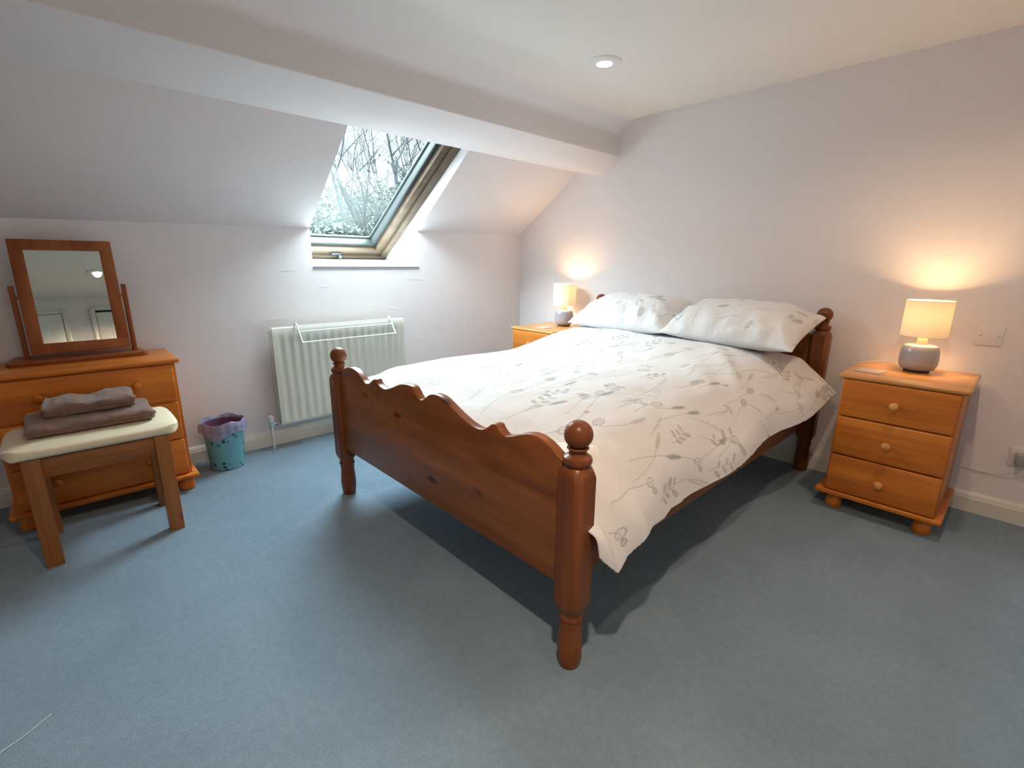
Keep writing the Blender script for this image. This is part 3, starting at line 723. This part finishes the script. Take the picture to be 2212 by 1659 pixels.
# ------------------------------------------------------------------ table lamps
def table_lamp(label, x, y, z):
    t = thing('table_lamp', label, 'lamp', (x, y, z), 0, 'small bedside table lamps')
    obj('foot', lathe(BM(), [(0, 0), (.046, 0), (.048, .003), (.048, .010), (0, .010)], 40), M_cork, t)
    obj('ceramic_base', lathe(BM(), [(0, .010), (.050, .010), (.060, .014), (.068, .026), (.0715, .045), (.072, .065), (.070, .090), (.066, .110), (.060, .119), (.050, .1225), (.026, .124), (.020, .125), (0, .125)], 56), M_ceramic, t)
    obj('neck', lathe(BM(), [(.019, .124), (.020, .132), (.018, .150), (.017, .158), (0, .158)], 32), M_cream, t)
    b = BM(); lathe(b, [(.084, .162), (.084, .318)], 64, close=False); sh = obj('shade', b, M_shade, t)
    for zz in (.162, .318):
        b = BM(); pts = [(.0842*math.cos(k*2*PI/64), .0842*math.sin(k*2*PI/64), zz) for k in range(65)]; tube(b, pts, .0012, 5, caps=False); obj('shade_trim', b, M_cream, sh)
    obj('bulb', lathe(BM(), [(.012, .158), (.013, .205), (.022, .225), (.027, .243), (.024, .260), (.014, .271), (0, .274)], 28), M_bulb, t)
    p = lamp('bulb_glow', 'POINT', (0, 0, .248), LAMP_W, BULB, .034); p.parent = t
    return t
LAMPS = [table_lamp('grey ceramic lamp with a lit cream shade on the near bedside chest', 2.782, -.165, .65)]
b = BM(); tube(b, [tuple(p) for p in catmull([(-.07, .02, .012), (-.11, .05, .02), (-.17, .065, .012), (-.215, .05, .003), (-.245, .02, .003)], 6)], .0018, 6); obj('cable', b, M_cream, LAMPS[0])
table_lamp('grey ceramic lamp with a lit cream shade on the far chest in the corner', .648, -.150, .65)
# cards
def card(label, x, y, rz):
    o = obj('card', box(BM(), -.05, .05, -.05, .05, 0, .0035, .001, 1), mat('card_paper', (.50, .40, .35), .5)); o.location = (x, y, .65); o.rotation_euler = (0, 0, rz); tag(o, label, 'card', 'cards on the bedside chests'); return o
card('small pale square card left of the lamp on the near bedside chest', 2.641, -.328, -.12)
card('small pale square card in front of the lamp on the corner chest', .632, -.358, .0)

# ------------------------------------------------------------------ wall plates
t = thing('blanking_plate', 'white blank square wall plate above the near bedside chest', 'wall plate', (2.988, 0, .82))
obj('plate', box(BM(), -.043, .043, -.006, 0, -.043, .043, .003), M_wall, t)
for s in (-1, 1):
    b = BM(); lathe(b, [(0, 0), (.0035, 0), (.0035, .0005), (0, .001)], 12, (s*.0302, 0, 0))
    for v in b.verts: v.co = Vector((v.co.x, -.006-v.co.z-.0005, v.co.y))
    obj('screw', b, M_chrome, t)
t = thing('wall_socket', 'white wall socket with a plug, low down right of the near bedside chest', 'socket', (3.215, 0, .305))
obj('plate', box(BM(), -.073, .073, -.008, 0, -.043, .043, .003), M_plastic, t)
obj('plug', box(BM(), -.055, -.010, -.042, -.008, -.03, .022, .008, 3), mat('grey_plug', (.35, .36, .34), .4), t)
b = BM(); tube(b, [tuple(p) for p in catmull([(-.032, -.03, -.03), (-.04, -.02, -.06), (-.10, -.008, -.095), (-.17, -.006, -.10), (-.24, -.02, -.09)], 8)], .0025, 6); obj('cable', b, M_plastic, t)

# ------------------------------------------------------------------ radiator and airer
RY0, RY1, RZ0, RZ1, RX = -2.104, -1.238, .145, .741, .118
rad = thing('radiator', 'cream ribbed panel radiator on the wall under the skylight', 'radiator', (0, 0, 0))
def rad_panel(xf, th):
    ys = np.arange(RY0, RY1+1e-6, (RY1-RY0)/216.0); n = len(ys); pitch = .0505
    rib = np.clip(np.cos(2*PI*(ys-RY0-.045)/pitch)*1.4, -1, 1)*.5+.5
    edge = sstep(0, .035, np.minimum(ys-RY0, RY1-ys))
    zs = [(RZ0, -.010), (RZ0+.004, -.003), (RZ0+.012, 0), (RZ0+.028, 0), (RZ0+.045, 1), (RZ1-.075, 1), (RZ1-.055, 0), (RZ1-.006, 0), (RZ1-.001, -.004), (RZ1, -.012)]
    b = BM(); rows = []
    for z, k in zs:
        rows.append([b.verts.new((xf+(-.007*rib[i]*edge[i] if k > 0 else k), ys[i], z)) for i in range(n)])
    back = [[b.verts.new((xf-th, ys[i], z)) for i in (0, n-1)] for z in (RZ0, RZ1)]
    for A, B in zip(rows, rows[1:]):
        for i in range(n-1): b.faces.new((A[i], A[i+1], B[i+1], B[i]))
    b.faces.new([r[0] for r in rows]+[back[1][0], back[0][0]]); b.faces.new([r[-1] for r in rows]+[back[1][1], back[0][1]])
    b.faces.new([back[0][0], back[0][1], back[1][1], back[1][0]]); b.faces.new(rows[0]+[back[0][1], back[0][0]]); b.faces.new(rows[-1]+[back[1][1], back[1][0]])
    return b
obj('front_panel', rad_panel(RX, .018), M_rad, rad, smooth=60)
obj('rear_panel', box(BM(), .035, .052, RY0+.004, RY1-.004, RZ0, RZ1-.02, .004), M_rad, rad)
for y in (RY0+.15, RY1-.15): obj('bracket', box(BM(), .002, .1, y-.015, y+.015, RZ0+.05, RZ1-.06), M_rad, rad)
v = obj('valve', lathe(BM(), [(0, .135), (.011, .136), (.012, .165), (.010, .168), (.013, .172), (.010, .176), (0, .176)], 24, (.078, -2.152, 0)), M_chrome, rad)
b = BM(); tube(b, [(.078, -2.152, .158), (.078, RY0+.01, .158)], .009, 16); tube(b, [(.078, -2.13, .158), (.078, -2.118, .158)], .013, 6); obj('union', b, M_chrome, v)
obj('valve_cap', lathe(BM(), [(.014, .172), (.016, .175), (.0155, .208), (.012, .212), (0, .212)], 24, (.078, -2.152, 0)), M_plastic, v)
obj('pipe', tube(BM(), [(.078, -2.152, 0), (.078, -2.152, .14)], .0075, 12), M_plastic, rad)
air = thing('airer_rail', 'white wire airing rack hooked over the top of the radiator', 'airing rack', (0, 0, 0))
AY0, AY1 = -1.965, -1.348
for y in (AY0, AY1):
    b = BM(); tube(b, [tuple(p) for p in catmull([(.095, y, .715), (.098, y, .745), (.112, y, .757), (.130, y, .748), (.165, y+.002, .69), (.192, y+.004, .648)], 5)], .0052, 8); obj('side_arm', b, M_white, air)
for x, z in ((.1335, .7435), (.153, .712), (.190, .652)):
    b = BM(); tube(b, [(x, AY0-.001, z), (x, AY1+.004, z)], .0038, 8); obj('rail', b, M_white, air)

# ------------------------------------------------------------------ waste bin
bin_ = thing('waste_bin', 'small teal floral waste bin with purple liner, between dresser and radiator', 'bin', (.168, -2.425, 0))
def bin_mat():
    m = mat('teal_floral_bin', (.15, .42, .50), .45)
    tc = N(m, 'ShaderNodeTexCoord'); n = N(m, 'ShaderNodeTexNoise', Scale=14.0, Detail=2.0); L(m, tc.outputs['Object'], n.inputs['Vector'])
    v = N(m, 'ShaderNodeTexVoronoi', Scale=38.0); L(m, tc.outputs['Object'], v.inputs['Vector'])
    a = ramp(m, n.outputs[0], [(.48, (0, 0, 0)), (.53, (1, 1, 1))]); c = ramp(m, v.outputs['Distance'], [(.32, (1, 1, 1)), (.42, (0, 0, 0))])
    k = mixc(m, 1.0, a, c, 'MULTIPLY'); L(m, mixc(m, k, (.16, .42, .49), (.03, .07, .10)), PR(m).inputs['Base Color']); return m
obj('bin_body', lathe(BM(), [(0, .0), (.078, .0), (.083, .004), (.102, .262), (.104, .266), (.101, .262), (.081, .008), (0, .008)], 56), bin_mat(), bin_)
def liner():
    m = mat('purple_liner_film', (.42, .34, .55), .3); PR(m).inputs['Alpha'].default_value = .55; return m
n = 72; b = BM(); rnd = random.Random(2); rings = []
for k, (r, z) in enumerate([(.070, .03), (.095, .20), (.0995, .262), (.104, .272), (.110, .266), (.112, .24), (.113, .205)]):
    ring = []
    for i in range(n):
        th = 2*PI*i/n; w_ = (k >= 3)*(.003*math.sin(th*9+k)+.003*math.sin(th*17)); dz = (k >= 3)*.006*math.sin(th*5+1)+(k == 6)*.014*math.sin(th*3)
        ring.append(b.verts.new(((r+w_)*math.cos(th), (r+w_)*math.sin(th), z+dz)))
    rings.append(ring)
for A, B in zip(rings, rings[1:]):
    for i in range(n): b.faces.new((A[i], A[(i+1) % n], B[(i+1) % n], B[i]))
b.faces.new(rings[0]); obj('liner', b, [liner()], bin_, smooth=80)
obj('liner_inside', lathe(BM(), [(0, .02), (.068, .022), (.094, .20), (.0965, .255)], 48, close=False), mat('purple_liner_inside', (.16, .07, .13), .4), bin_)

# ------------------------------------------------------------------ dresser
DY0, DY1, DX = -3.262, -2.605, .398
dr_ = thing('dresser', 'orange pine chest of three wide drawers below the skylight wall, carrying the mirror', 'chest of drawers', (0, 0, 0))
obj('carcass', box(BM(), .02, .372, DY0+.018, DY1-.018, .085, .65, .002), M_drz, dr_)
obj('top', box(BM(), .02, DX, DY0, DY1, .650, .670, .0075, 4), M_drx, dr_)
obj('plinth', box(BM(), .02, .405, DY0-.006, DY1+.006, .069, .090, .006, 3), M_drx, dr_)
for z0, z1 in ((.467, .644), (.279, .460), (.096, .272)):
    d_ = obj('drawer', box(BM(), .371, .386, DY0+.030, DY1-.030, z0, z1, .006, 3), M_drx, dr_)
    for y in (DY0+.16, DY1-.175):
        b = BM(); knob(b, .385, y, (z0+z1)/2+.01, '+x'); obj('knob', b, M_drz, d_)
for fx in (.07, .345):
    for fy in (DY0+.05, DY1-.045):
        obj('foot', lathe(BM(), [(.026, 0), (.034, .006), (.038, .03), (.034, .055), (.027, .07)], 28, (fx, fy, 0)), M_drz, dr_)

# ------------------------------------------------------------------ dressing mirror
MY0, MY1 = -3.10, -2.757
mi = thing('dressing_mirror', 'orange wood framed tilting mirror standing on the dresser', 'mirror', (0, 0, 0))
obj('base', prism(BM(), [(.03, -3.165), (.19, -3.185), (.205, -3.17), (.205, -2.715), (.19, -2.70), (.03, -2.72)], lambda p: (p[0], p[1], .670), lambda p: (p[0], p[1], .690), .004), M_mirb, mi)
for y in (MY0-.017, MY1+.017):
    p_ = obj('post', prism(BM(), [(.085, .688), (.145, .688), (.135, .80), (.130, 1.0), (.122, 1.006), (.108, 1.006), (.10, 1.0), (.095, .80)], lambda p: (p[0], y-.009, p[1]), lambda p: (p[0], y+.009, p[1]), .003), M_mir, mi)
fr = bpy.data.objects.new('tilt_frame', None)
zc = .955; TL = math.atan2(.09, .49); xc = .128
def mtr(bm):
    for v in bm.verts:
        x, z = v.co.x, v.co.z; v.co.x = xc+x*math.cos(TL)-z*math.sin(TL); v.co.z = zc+x*math.sin(TL)+z*math.cos(TL)
    return bm
H2 = .2475; fw = .046
b = BM(); box(b, -.012, .012, MY0, MY1, H2-fw, H2, .004); box(b, -.012, .012, MY0, MY1, -H2, -H2+fw, .004); box(b, -.012, .012, MY0, MY0+fw, -H2+fw-.002, H2-fw+.002, .004); box(b, -.012, .012, MY1-fw, MY1, -H2+fw-.002, H2-fw+.002, .004)
frame = obj('frame', mtr(b), M_mir, mi)
obj('mirror_glass', mtr(box(BM(), -.004, .006, MY0+fw-.006, MY1-fw+.006, -H2+fw-.006, H2-fw+.006)), M_mirror, frame)
for y in (MY0-.012, MY1+.002):
    b = BM(); tube(b, [(xc, y, zc), (xc, y+.010, zc)], .006, 12); obj('pivot', b, M_mir, mi)

# ------------------------------------------------------------------ stool and towels
st = thing('stool', 'pine dressing stool with cream padded seat in front of the dresser', 'stool', (0, 0, 0))
SX1, SX0 = .775, .46; SYL, SYR = -3.168, -2.733
for x0 in (SX1-.045, SX0-.02):
    for y0 in (SYL, SYR-.052): obj('leg', box(BM(), x0, x0+.045, y0, y0+.052, 0, .425, .004), M_stz, st)
for x0 in (SX1-.035, SX0-.008): obj('apron', box(BM(), x0, x0+.02, SYL+.05, SYR-.05, .345, .42, .003), M_sty, st)
for y0 in (SYL+.015, SYR-.037): obj('side_apron', box(BM(), SX0+.02, SX1-.045, y0, y0+.02, .345, .42, .003), M_stx, st)
nu, nv = 60, 90; U, V = np.meshgrid(np.linspace(-1, 1, nu), np.linspace(-1, 1, nv), indexing='ij')
def seat_surf(sgn):
    r = (np.abs(U)**5+np.abs(V)**7)**(1/6.); s = np.where(r > 1, 1/r, 1.0)
    rr = np.clip(np.maximum(np.abs(U), np.abs(V)), 0, 1)
    X = U*s*.185; Y = V*s*.264
    if sgn > 0: Z = .455+.022*(1-rr**3.5)**.55+.0
    else: Z = .455-.035*(1-rr**8)**.5
    return np.stack([X+.612, Y-2.952, Z], -1)
P = np.concatenate([seat_surf(1), seat_surf(-1)[::-1]], 0); P = np.concatenate([P, P[:1]], 0)
o = grid_mesh('seat', P, M_seat, st)
bm = bmesh.new(); bm.from_mesh(o.data); bmesh.ops.remove_doubles(bm, verts=bm.verts, dist=.0006); bmesh.ops.recalc_face_normals(bm, faces=bm.faces); bm.to_mesh(o.data); bm.free()

def towel_obj(label, cx, cy, z0, lx, ly, h, seed, rz=0):
    """folded towel: a rounded roll section along x-z, running along y"""
    n, m = 64, 70; th = np.linspace(0, 2*PI, n+1); ys = np.linspace(-1, 1, m)
    T, Y = np.meshgrid(th, ys, indexing='ij')
    e = 1+.0*Y; c, s = np.cos(T), np.sin(T)
    k = 3.4; r = (np.abs(c)**k+np.abs(s)**k)**(-1/k)
    endr = (1-np.abs(Y)**10)**.25*.9+.1
    X = c*r*lx/2*(endr*.12+.88); Z = s*r*h/2*(endr*.35+.65)
    X += .006*vnoise(Y*3+seed, T*1.0, seed); Z += (.009*vnoise(Y*2.2+seed, T*.6+2, seed+1)+.004*vnoise(Y*7, T*2, seed+2))*(Z > 0)
    Yp = Y*ly/2+.006*vnoise(T*2, Y, seed+4)
    P = np.stack([X, Yp, Z+h/2], -1)
    ct, st_ = math.cos(rz), math.sin(rz); x, y = P[..., 0].copy(), P[..., 1].copy(); P[..., 0] = x*ct-y*st_; P[..., 1] = x*st_+y*ct
    P[:, 0] = P[:, 0]*.98+P[:, 0].mean(0)*.02
    c0 = P[:, :1].mean(0, keepdims=True).repeat(n+1, 0); c1 = P[:, -1:].mean(0, keepdims=True).repeat(n+1, 0); P = np.concatenate([c0, P, c1], 1)
    o = grid_mesh('folded_towel', P, M_towel); o.location = (cx, cy, z0)
    bm = bmesh.new(); bm.from_mesh(o.data); bmesh.ops.remove_doubles(bm, verts=bm.verts, dist=.0003)
    # fold lines on the two ends
    bm.to_mesh(o.data); bm.free()
    return tag(o, label, 'towel', 'folded towels on the stool')
towel_obj('large folded taupe towel lying on the cream stool seat', .575, -2.952, .474, .27, .385, .058, 4)
towel_obj('smaller folded taupe towel on top of the larger towel', .570, -2.948, .533, .20, .275, .055, 9)
tag(obj('loose_thread', tube(BM(), [tuple(p) for p in catmull([(1.655, -3.26, .002), (1.640, -3.236, .003), (1.622, -3.202, .002), (1.588, -3.156, .002)], 5)], .0009, 5), M_white), 'pale loose thread lying on the blue carpet at the lower left', 'thread')
